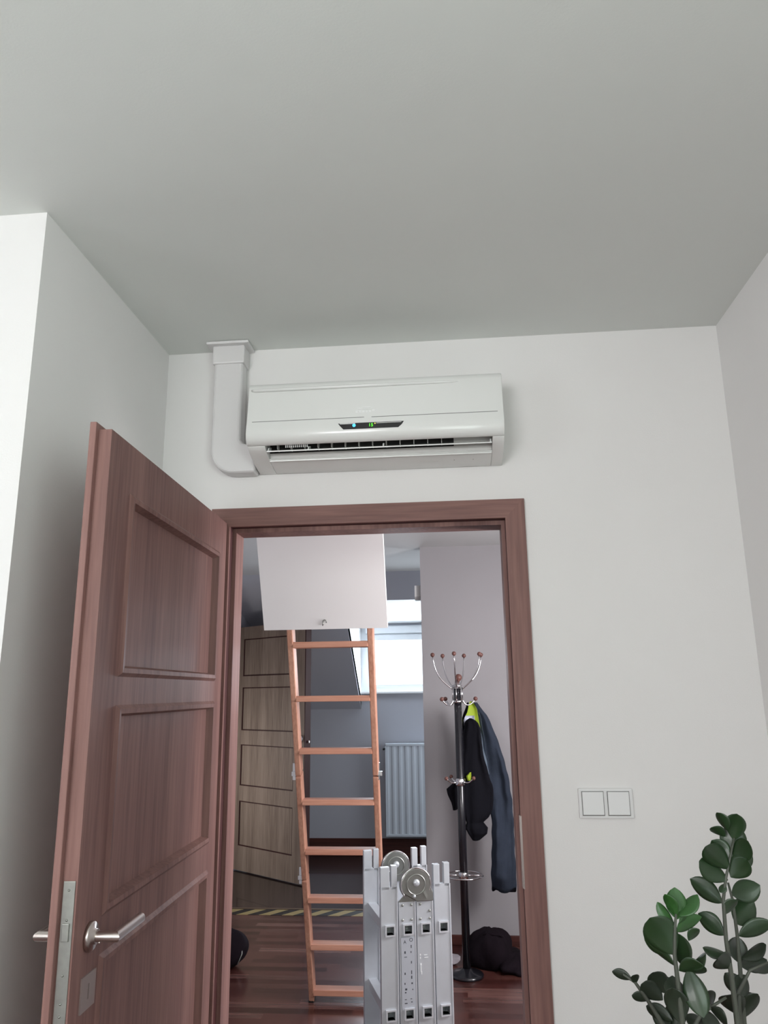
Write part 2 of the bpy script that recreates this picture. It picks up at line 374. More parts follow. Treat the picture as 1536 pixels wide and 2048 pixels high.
for y in ((0, .003), (-.045, -.042)):
    kp = MB().ring(rect(LW-.103, LW-.043, .92, .98), rect(LW-.0755, LW-.0705, .937, .963), 'Y', y[0], y[1])
    k = kp.build('keyhole_plate', 'satin', leaf); k['label'] = 'square keyhole plate'
MB().box((LW-.0755, -.0415, .937), (LW-.0705, .0004, .963)).build('keyhole', 'dark', leaf)
for z in (.25, 1.75):
    MB().tube([(-.012, -.04, z-.04), (-.012, -.04, z+.04)], .007, 12).build('hinge', 'steel', leaf)

# ------------------------------------------------------------------ air conditioner
ac = thing('air_conditioner', 'white wall-mounted air conditioner above the door with lit green temperature display', 'air conditioner', (.157, 0, 2.19))
A0, A1 = 0.0, .80
prof_u = [(-.003, .262), (-.150, .262), (-.163, .256), (-.169, .24), (-.177, .17), (-.184, .125), (-.190, .10), (-.192, .083), (-.188, .066), (-.178, .054), (-.166, .049), (-.162, .053), (-.158, .080), (-.05, .10), (-.003, .10)]
prof_l = [(-.003, .004), (-.092, .018), (-.108, .024), (-.104, .027), (-.003, .012)]
prof_end = prof_u[:11]+[(-.148, .037), (-.092, .018), (-.003, .004)]
def acprism(mb, prof, a, b_): return mb.prism(prof, 'X', a, b_, True)
u = acprism(MB(), prof_u, A0, A1); acprism(u, prof_l, .056, .764)
prof_e = [(-.003, .0995), (-.05, .0995), (-.1578, .0795), (-.1617, .053), (-.1659, .0488), (-.148, .037), (-.108, .024), (-.092, .018), (-.003, .004)]
acprism(u, prof_e, A0+.0002, .056); acprism(u, prof_e, .764, A1-.0002)
body = u.build('housing', 'ac', ac)
bv = body.modifiers.new('bevel', 'BEVEL'); bv.width = .0025; bv.segments = 2; bv.limit_method = 'ANGLE'; bv.angle_limit = math.radians(60)
# outlet cavity
MB().prism([(-.003, .013), (-.094, .0225), (-.097, .046), (-.060, .050), (-.003, .050)], 'X', .0565, .7635).build('outlet_back', 'acm', ac)
MB().box((.646, -.100, .0465), (.7635, -.06, .090)).build('outlet_back', 'acm', ac)
MB().box((.0565, -.098, .0465), (.646, -.06, .091)).build('blower_slot', 'dark', ac)
for y in ((-.151, .0375, -.116, .051), (-.106, .0195, -.096, .0225)):
    f = MB().prism([(y[0], y[1]), (y[0]+.0005, y[1]-.0035), (y[2], y[3]-.003), (y[2], y[3])], 'X', .058, .762)
    for x in (.060, .188, .425, .757): f.prism([(y[0]+.004, y[1]+.001), (y[2]+.004, y[3]), (y[2]+.004, y[3]+.010), (y[0]+.012, y[1]+.014)], 'X', x, x+.004)
    f.build('louvre', 'ac', ac)
for i in range(13):
    x = .085+i*.0435
    MB().prism([(-.130, .070), (-.124, .052), (-.0985, .050), (-.0985, .082)], 'X', x, x+.002).build('air_vane', 'acm', ac)
mb = MB()
for i in range(12): mb.box((.118+i*.0062, -.152, .046), (.121+i*.0062, -.149, .060))
mb.build('ionizer_comb', 'acl', ac)
# top ridge, seams, badge, display
MB().tube([(.01, -.1715, .234), (.02, -.1735, .233), (.40, -.1735, .233), (.64, -.1715, .233), (.67, -.168, .233)], [.003, .0055, .0055, .004, .001], 12).build('top_ridge', 'ac', ac)
s1 = MB().box((.018, -.1855, .1225), (.372, -.180, .1240)); s1.box((.395, -.1855, .1225), (.782, -.180, .1240)); s1.build('panel_seam', 'seam', ac)
bd = MB()
for i, (a, b_, z) in enumerate([(.345, .365, .148), (.352, .398, .153), (.368, .392, .157), (.345, .352, .143), (.356, .362, .143), (.366, .373, .143), (.377, .383, .143), (.387, .393, .143), (.397, .404, .146)]):
    bd.box((a, -.1822, z-.0012 if i < 3 else z-.003), (b_, -.176, z+.0012 if i < 3 else z+.003))
bdo = bd.build('badge', 'acl', ac); bdo['label'] = 'pale embossed badge'
def onfront(z):  # y of the front skin at height z
    for (y0, z0), (y1, z1) in zip(prof_u, prof_u[1:]):
        if z1 <= z <= z0 and z0 != z1: return y0+(y1-y0)*(z0-z)/(z0-z1)
    return -.19
def onskin(poly, off, th):
    mb = MB(); n = len(poly); vs_ = [(x, onfront(z)-off, z) for x, z in poly]+[(x, onfront(z)-off+th, z) for x, z in poly]
    return mb.add(vs_, [tuple(range(n)), tuple(range(2*n-1, n-1, -1))]+[(i, (i+1) % n, n+(i+1) % n, n+i) for i in range(n)])
onskin([(.2915, .1035), (.395, .1035), (.4955, .1035), (.489, .093), (.478, .083), (.395, .083), (.308, .083), (.299, .093)], .0012, .004).build('display', 'disp', ac)
onskin([(.296, .1025), (.345, .1025), (.345, .1005), (.298, .1005)], .0018, .001).build('display_edge', 'acl', ac)
onskin([(.41, .1015), (.489, .1015), (.486, .0995), (.41, .0995)], .0018, .001).build('display_edge', 'acm', ac)
MB().sphere((.3415, -.1935, .0945), .0052, 14, (1, .3, 1)).build('blue_light', 'blue', ac)['label'] = 'glowing blue indicator'
text_mesh('green_digits', '15', .0155, 'green', ac, (.3935, -.1935, .0935), (math.radians(80), 0, 0))['label'] = 'glowing green digits'
MB().sphere((.4065, -.1935, .0985), .0018, 8, (1, .4, 1)).build('yellow_dot', 'yel', ac)
mb = MB()
for i in range(9): mb.box((.53+i*.0085, -.058, .0118), (.5355+i*.0085, -.052, .0128))
mb.build('underside_print', 'acm', ac)
for x in (.645, .705): MB().box((x, -.060, .012), (x+.002, -.056, .0145)).build('screw_slot', 'seam', ac)

# cable duct
du = thing('pipe_duct', 'white plastic pipe duct running from the ceiling down to the air conditioner', 'pipe duct', (.052, 0, 2.188))
def duct(mb, y0, y1, o=0):
    arc = [(.08-.078*math.cos(a), 2.264-.076*math.sin(a)) for a in [i*PI/2/8 for i in range(9)]]
    inner = [(.154, 2.287), (.122, 2.287), (.110, 2.291), (.102, 2.303)]
    pts = [(.002, 2.60)]+arc+[(.154, 2.188)]+inner+[(.102, 2.60)]
    pts = [(x-.052, z-2.188) for x, z in pts]
    return mb.prism(pts, 'Y', y0, y1)
d_ = duct(MB(), -.062, 0).build('duct_channel', 'duct', du)
bv = d_.modifiers.new('bevel', 'BEVEL'); bv.width = .011; bv.segments = 3; bv.limit_method = 'ANGLE'; bv.angle_limit = math.radians(40)
mb = MB().box((-.054, -.068, .385), (.056, 0, .452), .006)
mb.build('duct_sleeve', 'duct', du)
mb = MB().box((-.072, -.088, .449), (.074, 0, .459), .004).build('ceiling_flange', 'duct', du)

# light switches
sw = thing('light_switch', 'double white light switch in one horizontal frame right of the doorway', 'light switch', (1.2043, 0, 1.1639))
MB().box((-.077, -.010, -.041), (.077, 0, .041), .003).build('switch_frame', 'swf', sw)
for sx in (-.037, .0355):
    r_ = MB().box((sx-.0315, -.0115, -.0335), (sx+.0315, -.009, .0335)).build('rocker_shadow_line', 'seam', sw)  # grey plate stands in for the shadow line round the rocker
    k = MB(); k.add([(sx-.0295, -.0122, -.0305), (sx+.0295, -.0122, -.0305), (sx+.0295, -.0145, .0318), (sx-.0295, -.0145, .0318), (sx-.0295, -.009, -.0305), (sx+.0295, -.009, -.0305), (sx+.0295, -.009, .0318), (sx-.0295, -.009, .0318)],
          [(0,1,2,3),(7,6,5,4),(0,4,5,1),(1,5,6,2),(2,6,7,3),(3,7,4,0)]).build('rocker', 'sw', sw)

# ------------------------------------------------------------------ setting: hall
YP = 2.667; XP = .567; YF = 5.156; HL = -1.24
# ceiling with hatch opening
OX0, OX1, OY0, OY1 = -.065, .505, .60, 1.72
mb = MB().box((HL-.1, .1, HC), (OX0, 3.72, H+.1)).box((OX1, .1, HC), (FX1, 3.72, H+.1)).box((OX0, .1, HC), (OX1, OY0, H+.1)).box((OX0, OY1, HC), (OX1, 3.72, H+.1))
mb.box((-2.1, 3.0, HC), (HL-.1, 4.9, H+.1))
struct('ceiling', mb, 'hallc', 'hall ceiling above the wooden ladder', 'ceiling')
mb = MB(); hx0, hx1, hy0, hy1 = OX0-.03, OX1+.03, OY0-.03, OY1+.03  # unseen box added over the hatch to keep sky light out
mb.box((hx0, hy0, H+.1), (hx1, hy0+.03, 3.3)).box((hx0, hy1-.03, H+.1), (hx1, hy1, 3.3)).box((hx0, hy0, H+.1), (hx0+.03, hy1, 3.3)).box((hx1-.03, hy0, H+.1), (hx1, hy1, 3.3)).box((hx0, hy0, 3.3), (hx1, hy1, 3.33))
struct('trim_2', mb, 'darkwood', 'dark unseen box added above the ceiling hatch to block sky light', 'attic shaft')
mb = MB().ring([(OX0, OY0), (OX1, OY0), (OX1, OY1), (OX0, OY1)], [(OX0+.018, OY0+.018), (OX1-.018, OY0+.018), (OX1-.018, OY1-.018), (OX0+.018, OY1-.018)], 'Z', HC-.005, H)
struct('trim_3', mb, 'white', 'white frame lining the hatch opening in the hall ceiling', 'hatch frame')
# partition wall with coat stand in front
struct('wall_hall_right', MB().box((XP, YP, 0), (FX1, YP+.12, HC)), 'hallw', 'grey hall partition wall behind the coat stand', 'wall')
mb = MB().box((XP, YP-.014, 0), (FX1, YP, .055), .003)
struct('baseboard_hall_right', mb, 'base', 'dark skirting board at the foot of the partition behind the coat stand', 'skirting board')
struct('wall_hall_side', MB().box((FX1, .1, 0), (FX1+.1, .25, HC)).box((FX1, 1.0, 0), (FX1+.1, YF, HC)).box((FX1, .25, 0), (FX1+.1, 1.0, 1.15)).box((FX1, .25, 2.05), (FX1+.1, 1.0, HC)), 'hallw', 'grey side wall closing the hall on the right', 'wall')
struct('wall_hall_front', MB().box((XR+.1, .0, 0), (FX1+.1, .1, HC)), 'hallw', 'grey wall piece of the hall beside the room', 'wall')
# left wall with entrance opening
DY0, DY1 = 3.66, 4.58
mb = MB().box((HL-.1, .1, 0), (HL, DY0, HC)).box((HL-.1, DY1, 0), (HL, YF, HC)).box((HL-.1, DY0, 2.09), (HL, DY1, HC))
mb.box((-2.1, 3.0, 0), (-2.0, 4.9, HC)).box((-2.0, 3.0, 0), (HL-.1, 3.05, HC)).box((-2.0, 4.85, 0), (HL-.1, 4.9, HC))
struct('wall_hall_left', mb, 'hallfar', 'grey left wall of the hall behind the open entrance door', 'wall')
mb = MB().box((HL-.1, DY0-.0, 0), (HL+.012, DY0+.05, 2.09)).box((HL-.1, DY1-.05, 0), (HL+.012, DY1, 2.09)).box((HL-.1, DY0, 2.05), (HL+.012, DY1, 2.1))
struct('trim_4', mb, 'darkwood', 'dark wooden frame of the entrance door on the left of the hall', 'door frame')
# sloped ceiling with dormer opening (x -.145 .. 1.25)
SY0, SZ0, SZ1 = 3.677, 2.44, 1.328
sl = (SZ1-SZ0)/(YF-SY0)
zs = lambda y: SZ0+sl*(y-SY0)
DX0, DX1, DYH = -.147, 1.25, 3.946
mb = MB()
def slab(x0, x1, y0, y1): mb.prism([(y0, zs(y0)), (y1, zs(y1)), (y1, zs(y1)+.1), (y0, zs(y0)+.1)], 'X', x0, x1)
slab(-.62, DX0, SY0, YF+.1); mb.prism([(SY0, SZ0), (YF+.1, 2.11), (YF+.1, 2.21), (SY0, SZ0+.1)], 'X', HL-.1, -.62); mb.prism([(SY0, SZ0), (YF+.1, zs(YF+.1)), (YF+.1, 2.11)], 'X', -.64, -.62); slab(DX1, FX1+.1, SY0, YF+.1); slab(DX0, DX1, SY0, DYH)
struct('ceiling_slope', mb, 'hallfar', 'dark grey sloping ceiling cut open for the dormer window', 'sloping ceiling')
mb = MB()
for a, b_ in ((DX0-.03, DX0), (DX1, DX1+.03)): mb.prism([(DYH, zs(DYH)+.0), (YF+.02, SZ1-.0), (YF+.02, 2.15), (DYH, zs(DYH)+.05)], 'X', a, b_)
mb.prism([(DYH, zs(DYH)), (YF+.1, 2.14), (YF+.1, 2.19), (DYH, zs(DYH)+.06)], 'X', DX0, DX1)
struct('wall_dormer', mb, 'white', 'bright white cheeks and soffit of the dormer around the window', 'window reveal')
mb = MB().box((HL, YF, 0), (FX1, YF+.12, 1.328)).box((HL, YF, 1.328), (-.62, YF+.12, 2.2)).box((DX0-.1, YF, 1.328), (DX1+.1, YF+.12, 1.49))
mb.box((DX0-.1, YF+.0, 2.13), (DX1+.1, YF+.12, 2.4)).box((DX0-.1, YF, 1.4), (DX0, YF+.12, 2.3)).box((DX1, YF, 1.4), (DX1+.1, YF+.12, 2.3))
struct('wall_hall_far', mb, 'hallfar', 'grey-blue far hall wall under the window behind the radiator', 'wall')
struct('baseboard_hall_far', MB().box((HL, YF-.016, 0), (FX1, YF, .155), .003), 'base', 'dark skirting board under the radiator on the far hall wall', 'skirting board')
wn = thing('window_3', 'bright dormer window with white frame at the far end of the hall', 'window', (0,0,0), kind='structure')
f = MB().ring(rect(DX0, DX1, 1.49, 2.13), rect(DX0+.055, DX1-.055, 1.53, 2.04), 'Y', YF-.0, YF+.06)
f.build('window_frame', 'frame', wn)
f = MB().ring(rect(DX0+.055, DX1-.055, 1.53, 2.04), rect(DX0+.115, DX1-.115, 1.555, 1.985), 'Y', YF-.012, YF+.045)
f.build('sash', 'frame', wn)
MB().box((DX0+.1, YF+.015, 1.55), (DX1-.1, YF+.02, 1.99)).build('pane', 'glass', wn)
MB().box((DX0, YF-.05, 1.47), (DX1, YF+.0, 1.492), .004).build('window_sill', 'white', wn)
MB().box((DX0+.05, YF-.05, 2.05), (DX1-.05, YF-.002, 2.12), .008).build('blind_cassette', 'frame', wn)
struct('trim_5', MB().box((HL, 3.355, 0), (XP+1.8, 3.385, .005), .001), 'thr', 'thin metal threshold strip beside the striped tape', 'threshold strip')
tag(MB().box((HL, 3.22, 0), (1.2, 3.352, .0015)).build('hazard_tape', 'tape'), 'black and yellow striped hazard tape stuck across the hall floor', 'tape')

wn = thing('window_4', 'white framed unseen window added in the hall side wall for extra light', 'window', (0,0,0), kind='structure')  # invented window, added to go with the hall side fill
MB().ring([(.25, 1.15), (1.0, 1.15), (1.0, 2.05), (.25, 2.05)], [(.31, 1.21), (.94, 1.21), (.94, 1.99), (.31, 1.99)], 'X', FX1+.03, FX1+.09).build('window_frame', 'frame', wn)
MB().box((FX1+.055, .3, 1.2), (FX1+.06, .95, 2.0)).build('pane', 'glass', wn)
# radiator
rd = thing('radiator', 'white ribbed panel radiator under the far window', 'radiator', (.60, YF-.03, .19))
RW = .5; RH = .82
vs_, fs_ = [], []
n_ = 64
mb = MB(); pts = []
for i in range(n_+1):
    x = -RW+2*RW*i/n_; pts.append((x, -.095 + (.006 if (i//2) % 2 else 0)))
mb.prism(pts+[(RW, -.085), (-RW, -.085)], 'Z', .02, RH-.02).build('ribbed_panel', 'rad', rd)
MB().box((-RW-.004, -.10, RH-.022), (RW+.004, -.01, RH), .003).build('top_grille', 'rad', rd)
MB().box((-RW-.002, -.097, 0), (RW+.002, -.08, .022), .003).box((-RW-.006, -.098, 0), (-RW, -.012, RH), .001).box((RW, -.098, 0), (RW+.006, -.012, RH), .001).build('side_panel', 'rad', rd)
for x in (-.4, .4): MB().box((x-.015, -.085, .1), (x+.015, .02, .7)).build('bracket', 'rad', rd)
vm = MB().tube([(-RW-.02, -.06, RH-.05), (-RW-.02, .0, RH-.05)], .006, 10); vm.sphere((-RW-.02, -.07, RH-.05), .012, 12).build('valve', 'cap', rd)

# entrance door leaf (open) ; local X from hinge to free edge
hd = thing('door_2', 'open brown panelled entrance door with round knob at the left of the hall', 'door', (-1.2, 4.57, 0), math.atan2(4.02-4.57, -.46+1.2), kind='structure')
DW = math.hypot(.74, .55); DH = 2.085
# visible (camera) face is local -Y
mb = MB(); ps = [(.207, .574), (.70, 1.047), (1.168, 1.542), (1.641, 1.975)]; ux = [.075, DW-.14]
mb.box((0, -.022, .01), (ux[0], .022, DH)).box((ux[1], -.022, .01), (DW, .022, DH))
zz = [.01]+[z for p in ps for z in p]+[DH]
for i in range(0, len(zz), 2): mb.box((ux[0], -.022, zz[i]), (ux[1], .022, zz[i+1]))
mb.build('stiles_and_rails', 'halldoor', hd)
for z0, z1 in ps:
    MB().box((ux[0], -.012, z0), (ux[1], .012, z1)).build('panel', 'halldoor', hd)
    MB().ring(rect(ux[0]-.0, ux[1]+.0, z0-.0, z1+.0), rect(ux[0]+.009, ux[1]-.009, z0+.009, z1-.009), 'Y', -.018, -.0121).build('moulding', 'darkwood', hd)  # dark ring paints the shade of the groove round each panel
e = MB().box((DW, -.03, .01), (DW+.012, .03, DH)); e.build('edge_strip', 'darkwood', hd)['label'] = 'dark door edge'  # edge coloured darker than the leaf faces
MB().box((DW+.012, -.004, 1.085), (DW+.03, .006, 1.105), .002).build('latch', 'steel', hd)
k = MB().lathe([(.033, -.022), (.033, -.026), (.03, -.029), (.012, -.03), (.012, -.05), (.026, -.054), (.03, -.066), (.024, -.078), (.008, -.082)], (DW-.055, 0, 1.115), 'Y', 24)
k.build('door_knob', 'chrome', hd)['label'] = 'round chrome knob'
MB().box((DW-.082, -.028, 1.035), (DW-.03, -.022, 1.06), .002).build('keyhole_plate', 'steel', hd)

# small sensor on the partition edge
tag(MB().prism([(2.70, 2.183), (2.775, 2.183), (2.775, 2.088), (2.72, 2.088), (2.70, 2.11)], 'X', XP-.042, XP).build('motion_sensor', 'hallc'), 'small white sensor box high on the free end of the partition wall', 'sensor')

# ------------------------------------------------------------------ loft ladder with hatch
LL = thing('loft_ladder', 'wooden loft ladder hanging from the hall ceiling behind its white hatch board', 'loft ladder', (.233, 1.785, 0))
off = Vector((.233, 1.785, 0))
x0, y0, z0, th, sk, W, dd = .066, 1.014, 1.694, .427, -.017, .334, .258
dr = Vector((sk, math.sin(th), -math.cos(th)))
Pl = lambda i: Vector((x0, y0, z0))+dr*dd*i-off
nrm = Vector((0, math.cos(th), math.sin(th)))  # away from camera side
def rail_seg(s0, s1, xs, dpt=.032, shift=0):
    mb = MB(); vs_ = []
    for s_ in (s0, s1):
        c = Pl(s_)
        for a, b_ in ((0, -1), (1, -1), (1, 1), (0, 1)):
            vs_.append(c+Vector((xs+a*.026, 0, 0))+nrm*(b_*dpt+shift))
    return mb.add(vs_, [(0,3,2,1),(4,5,6,7),(0,1,5,4),(1,2,6,5),(2,3,7,6),(3,0,4,7)])
for xs in (-.026, W):
    for s0, s1 in ((-2.95, 2.42), (2.45, 4.52), (4.55, 7.15)):
        o = rail_seg(s0, s1, xs).build('side_rail', 'pine', LL)
        bvm = o.modifiers.new('bevel', 'BEVEL'); bvm.width = .004; bvm.segments = 2
    o = rail_seg(7.12, 7.245, xs-.002, .034).build('foot_cap', 'cap', LL)
for i in range(-2, 8):
    c = Pl(i)
    o = MB().box((c.x-.002, c.y-.036, c.z-.013), (c.x+W+.002, c.y+.036, c.z+.013), .003).build('tread', 'pineh', LL)
for s_, sides in ((2.43, (-.04, W+.026)), (4.53, (-.04, W+.026))):
    for xs in sides:
        c = Pl(s_)+Vector((xs, 0, 0))
        h_ = MB().box((c.x, c.y-.022, c.z-.03), (c.x+.004 if xs > 0 else c.x+.014, c.y+.01, c.z+.045), .001)
        h_.box((c.x-.004, c.y-.03, c.z-.012), (c.x+.018, c.y-.012, c.z+.008), .002)
        h_.build('section_hinge', 'chrome', LL)
# hatch board, parallel to the ladder, on the camera side
hp = MB(); cb = Vector((.22, .932, 1.757))-off; upv = Vector((0, -math.sin(th*.985), math.cos(th*.985))); nn = Vector((0, -math.cos(th*.985), -math.sin(th*.985)))
vs_ = []
for s_ in (0, .742):
    for a, b_ in ((-1, 0), (1, 0), (1, .032), (-1, .032)):
        vs_.append(cb+Vector((a*.2745, 0, 0))+upv*s_-nn*b_)
hpo = hp.add(vs_, [(0,3,2,1),(4,5,6,7),(0,1,5,4),(1,2,6,5),(2,3,7,6),(3,0,4,7)]).build('hatch_board', 'hatch', LL); hpo['label'] = 'white hatch board'
lc = cb+upv*.036+Vector((.0, 0, 0))
rg = MB(); cen = lc+nn*.004
rg.tube([cen+Vector((math.cos(a)*.008, 0, 0))+upv*(math.sin(a)*.008) for a in [i*PI/8 for i in range(-2, 10)]], .0022, 8)
rg.tube([cen+Vector((-.006, 0, 0))-upv*.002, cen+Vector((-.010, 0, 0))-upv*.018], .0025, 8)
rg.build('lock_hook', 'plate', hpo)

# ------------------------------------------------------------------ aluminium folding ladder
al = thing('folding_ladder', 'folded silver aluminium multi-section ladder standing just beyond the doorway', 'ladder', (.487, .585, 0), math.radians(18))
RWd, RT, DP = .062, .022, .335
us_ = [0, .0665, .133, .2]
for k, ux_ in enumerate(us_):
    hinge = k in (1, 2); top = .742 if hinge else .795
    for v0 in (0, DP-RT):
        r_ = MB(); cx_ = ux_+RWd/2+.002; a_ = .0135
        r_.box((ux_, v0, .012), (cx_-a_, v0+RT, top)).box((cx_+a_, v0, .012), (ux_+RWd, v0+RT, top))
        for za, zb in ((.012, .112-a_), (.112+a_, .382-a_), (.382+a_, .652-a_), (.652+a_, top)): r_.box((cx_-a_, v0, za), (cx_+a_, v0+RT, zb))
        for e0 in (ux_, ux_+RWd-.004): r_.box((e0, v0-.0022, .012), (e0+.004, v0, top))
        MB().box((ux_+RWd-.003, v0-.003, .012), (ux_+RWd+.0006, v0+.004, top)).build('rail_edge_highlight', 'rim', al)  # lighter strip on the right edge only, a highlight put into the colour
        if not hinge:
            r_.box((ux_, v0, top-.01), (ux_+(.034 if k == 0 else .024), v0+RT, .862), .002); r_.box((ux_+.040, v0, top-.01), (ux_+RWd, v0+RT, .866), .002)
        r_.build('side_rail', 'alu', al)
        MB().box((ux_-.001, v0-.002, 0), (ux_+RWd+.001, v0+RT+.002, .03), .003).build('rubber_foot', 'cap', al)
        cap = MB()
    for z in (.652, .382, .112):
        cx_ = ux_+RWd/2+.002; a = .0165
        t = MB(); o4 = [(cx_-a, z-a), (cx_+a, z-a), (cx_+a, z+a), (cx_-a, z+a)]; q = a-.003; i4 = [(cx_-q, z-q), (cx_+q, z-q), (cx_+q, z+q), (cx_-q, z+q)]
        t.ring(o4, i4, 'Y', -.006, DP+.006); ro = t.build('rung', 'alu', al)
        MB().box((cx_-q, .05, z-q), (cx_+q, .054, z+q)).build('rung_bore_shade', 'alud', ro)  # sheet added inside the tube to stand in for its dark bore
        fl = a+.002; MB().ring([(cx_-fl, z-fl), (cx_+fl, z-fl), (cx_+fl, z+fl), (cx_-fl, z+fl)], i4, 'Y', -.008, -.001).build('rung_flange', 'rim', ro)
# hinges joining sections 2 and 3
for v0, sg in ((-.004, -1), (DP-RT-.004, -1)):
    hx, hz, R_ = us_[1]+RWd+.002, .800, .055
    h = MB()
    pts = [(hx+R_*math.cos(a), hz+R_*math.sin(a)) for a in [math.radians(-5+i*12) for i in range(19)]]
    pts += [(us_[2]+.002, .742), (us_[2]+RWd, .742), (us_[2]+RWd, .77)]
    h.prism(pts, 'Y', v0-.006, v0+.002)
    hh = h.build('hinge', 'alud', al); bvm = hh.modifiers.new('bevel', 'BEVEL'); bvm.width = .003; bvm.segments = 2
    hh['label'] = 'round locking hinge'
    h = MB(); pts = [(hx-.004+R_*math.cos(a), hz-.002+R_*math.sin(a)) for a in [math.radians(30+i*12) for i in range(17)]]+[(us_[1], .742), (us_[1]+RWd, .742)]
    h.prism(pts, 'Y', v0+.004, v0+.012).build('hinge_plate', 'alud', hh)
    MB().tube([(hx+(R_+.001)*math.cos(a), v0-.005, hz+(R_+.001)*math.sin(a)) for a in [math.radians(-25+i*10) for i in range(26)]], .0028, 8).build('hinge_rim', 'chrome', hh)
    MB().tube([(hx+.034*math.cos(a), v0-.006, hz+.034*math.sin(a)) for a in [i*2*PI/28 for i in range(28)]], .0028, 8, closed=True).build('hinge_rim', 'alud', hh)
    MB().lathe([(.013, v0-.004), (.012, v0-.010), (.006, v0-.013), (.001, v0-.013)], (hx+.001, 0, hz+.006), 'Y', 18).build('pivot_pin', 'alu', hh)
    MB().prism([(hx+.026, .772), (hx+.034, .778), (hx+.045, .757), (hx+.037, .752)], 'Y', v0-.010, v0-.004).build('lock_lever', 'plate', hh)
    MB().sphere((hx-.008, v0-.008, .762), .006, 10).build('lock_pin', 'alu', hh)
for k in (1, 2):
    for dx, z in ((.014, .732), (.047, .732), (.014, .683), (.047, .683)) if k == 1 else ((.014, .732), (.049, .708), (.014, .683), (.049, .683)):
        MB().sphere((us_[k]+dx, -.002, z), .0045, 10, (1, .6, 1)).build('rivet', 'plate', al)
# stickers with pictogram marks
stk_ = MB().box((us_[1]+.006, -.0032, .395), (us_[1]+.057, -.0022, .627)).build('sticker', 'tag', al); stk_['label'] = 'pale warning sticker with small dark marks'
text_mesh('sticker_letter', 'A', .016, 'ink', stk_, (us_[1]+.020, -.0034, .611)); text_mesh('sticker_letter', 'O', .017, 'ink', stk_, (us_[1]+.043, -.0034, .617))
mb = MB()
for dx, z, w2, h2 in ((.043, .596, .003, .010), (.020, .578, .005, .008), (.042, .578, .003, .006), (.022, .563, .010, .002), (.043, .545, .003, .008), (.019, .510, .004, .007), (.043, .513, .003, .012), (.043, .497, .004, .010), (.018, .478, .003, .006), (.044, .478, .005, .005), (.022, .460, .007, .006), (.046, .458, .003, .004), (.020, .450, .005, .004), (.021, .416, .010, .003), (.042, .419, .005, .003), (.020, .428, .007, .002), (.040, .429, .006, .002)):
    mb.box((us_[1]+dx-w2/2, -.0036, z-h2/2), (us_[1]+dx+w2/2, -.0032, z+h2/2))
mb.build('sticker_marks', 'ink', stk_)
mb = MB()
for dx, z, w2, h2 in ((.010, .566, .004, .005), (.010, .556, .003, .006), (.030, .564, .012, .002), (.032, .556, .014, .002), (.012, .535, .005, .007), (.012, .520, .003, .018), (.014, .508, .003, .010)):
    mb.box((us_[2]+dx-w2/2, -.0030, z-h2/2), (us_[2]+dx+w2/2, -.0022, z+h2/2))
mb.build('paint_marks', 'sw', al)

# ------------------------------------------------------------------ coat stand
cs = thing('coat_stand', 'black and chrome coat stand with wooden ball tips by the hall partition', 'coat stand', (.79, 2.15, 0))
MB().tube([(0, 0, .02), (0, 0, 1.50)], .022, 20).build('pole', 'black', cs)
MB().lathe([(.09, .0), (.09, .010), (.08, .018), (.04, .026), (.024, .04)], (0,0,0), 'Z', 32).build('base', 'black', cs)
MB().sphere((.008, 0, 1.562), .021, 18).build('top_ball', 'ball', cs)
hb = MB().lathe([(.025, 1.505), (.03, 1.51), (.03, 1.518), (.016, 1.523), (.014, 1.545)], (0,0,0), 'Z', 20)
hb.lathe([(.027, 1.418), (.031, 1.423), (.031, 1.43), (.026, 1.434)], (0,0,0), 'Z', 20)
for i in range(6):
    a = i*PI/3+.25; hb.tube([(.029*math.cos(a), .029*math.sin(a), 1.425), (.029*math.cos(a), .029*math.sin(a), 1.512)], .0035, 8)
hb.build('hook_hub', 'chrome', cs)
def bez(p0, p1, p2, p3, n=12):
    return [(p0*(1-t)**3+p1*3*t*(1-t)**2+p2*3*t*t*(1-t)+p3*t**3) for t in [i/n for i in range(n+1)]]
tips = [(-.133, -.03), (-.082, .115), (-.013, -.15), (.046, .14), (.133, -.05), (.146, .06)]
for tx, ty in tips:
    rr = math.hypot(tx, ty); dx, dy = tx/rr, ty/rr; rr2 = max(rr, .142)
    pts = bez(Vector((.028*dx, .028*dy, 1.495)), Vector((.08*dx, .08*dy, 1.535)), Vector((rr2*.93*dx, rr2*.93*dy, 1.57)), Vector((rr2*dx, rr2*dy, 1.685)))
    h = MB().tube(pts, .0040, 10).build('hook', 'chrome', cs)
    MB().sphere((rr2*dx, rr2*dy, 1.693), .0125, 12).build('ball_tip', 'ball', h)
for tx, ty in ((-.088, -.05), (-.07, .06), (.10, .03)):
    rr = math.hypot(tx, ty); dx, dy = tx/rr, ty/rr
    pts = bez(Vector((.028*dx, .028*dy, 1.44)), Vector((.045*dx, .045*dy, 1.39)), Vector((rr*.7*dx, rr*.7*dy, 1.40)), Vector((rr*dx, rr*dy, 1.435)))
    h = MB().tube(pts, .0040, 10).build('hook', 'chrome', cs); MB().sphere((rr*dx*1.03, rr*dy*1.03, 1.441), .0125, 12).build('ball_tip', 'ball', h)
MB().lathe([(.026, .965), (.029, .97), (.029, 1.0), (.026, 1.005)], (0,0,0), 'Z', 18).build('lower_hub', 'chrome', cs)
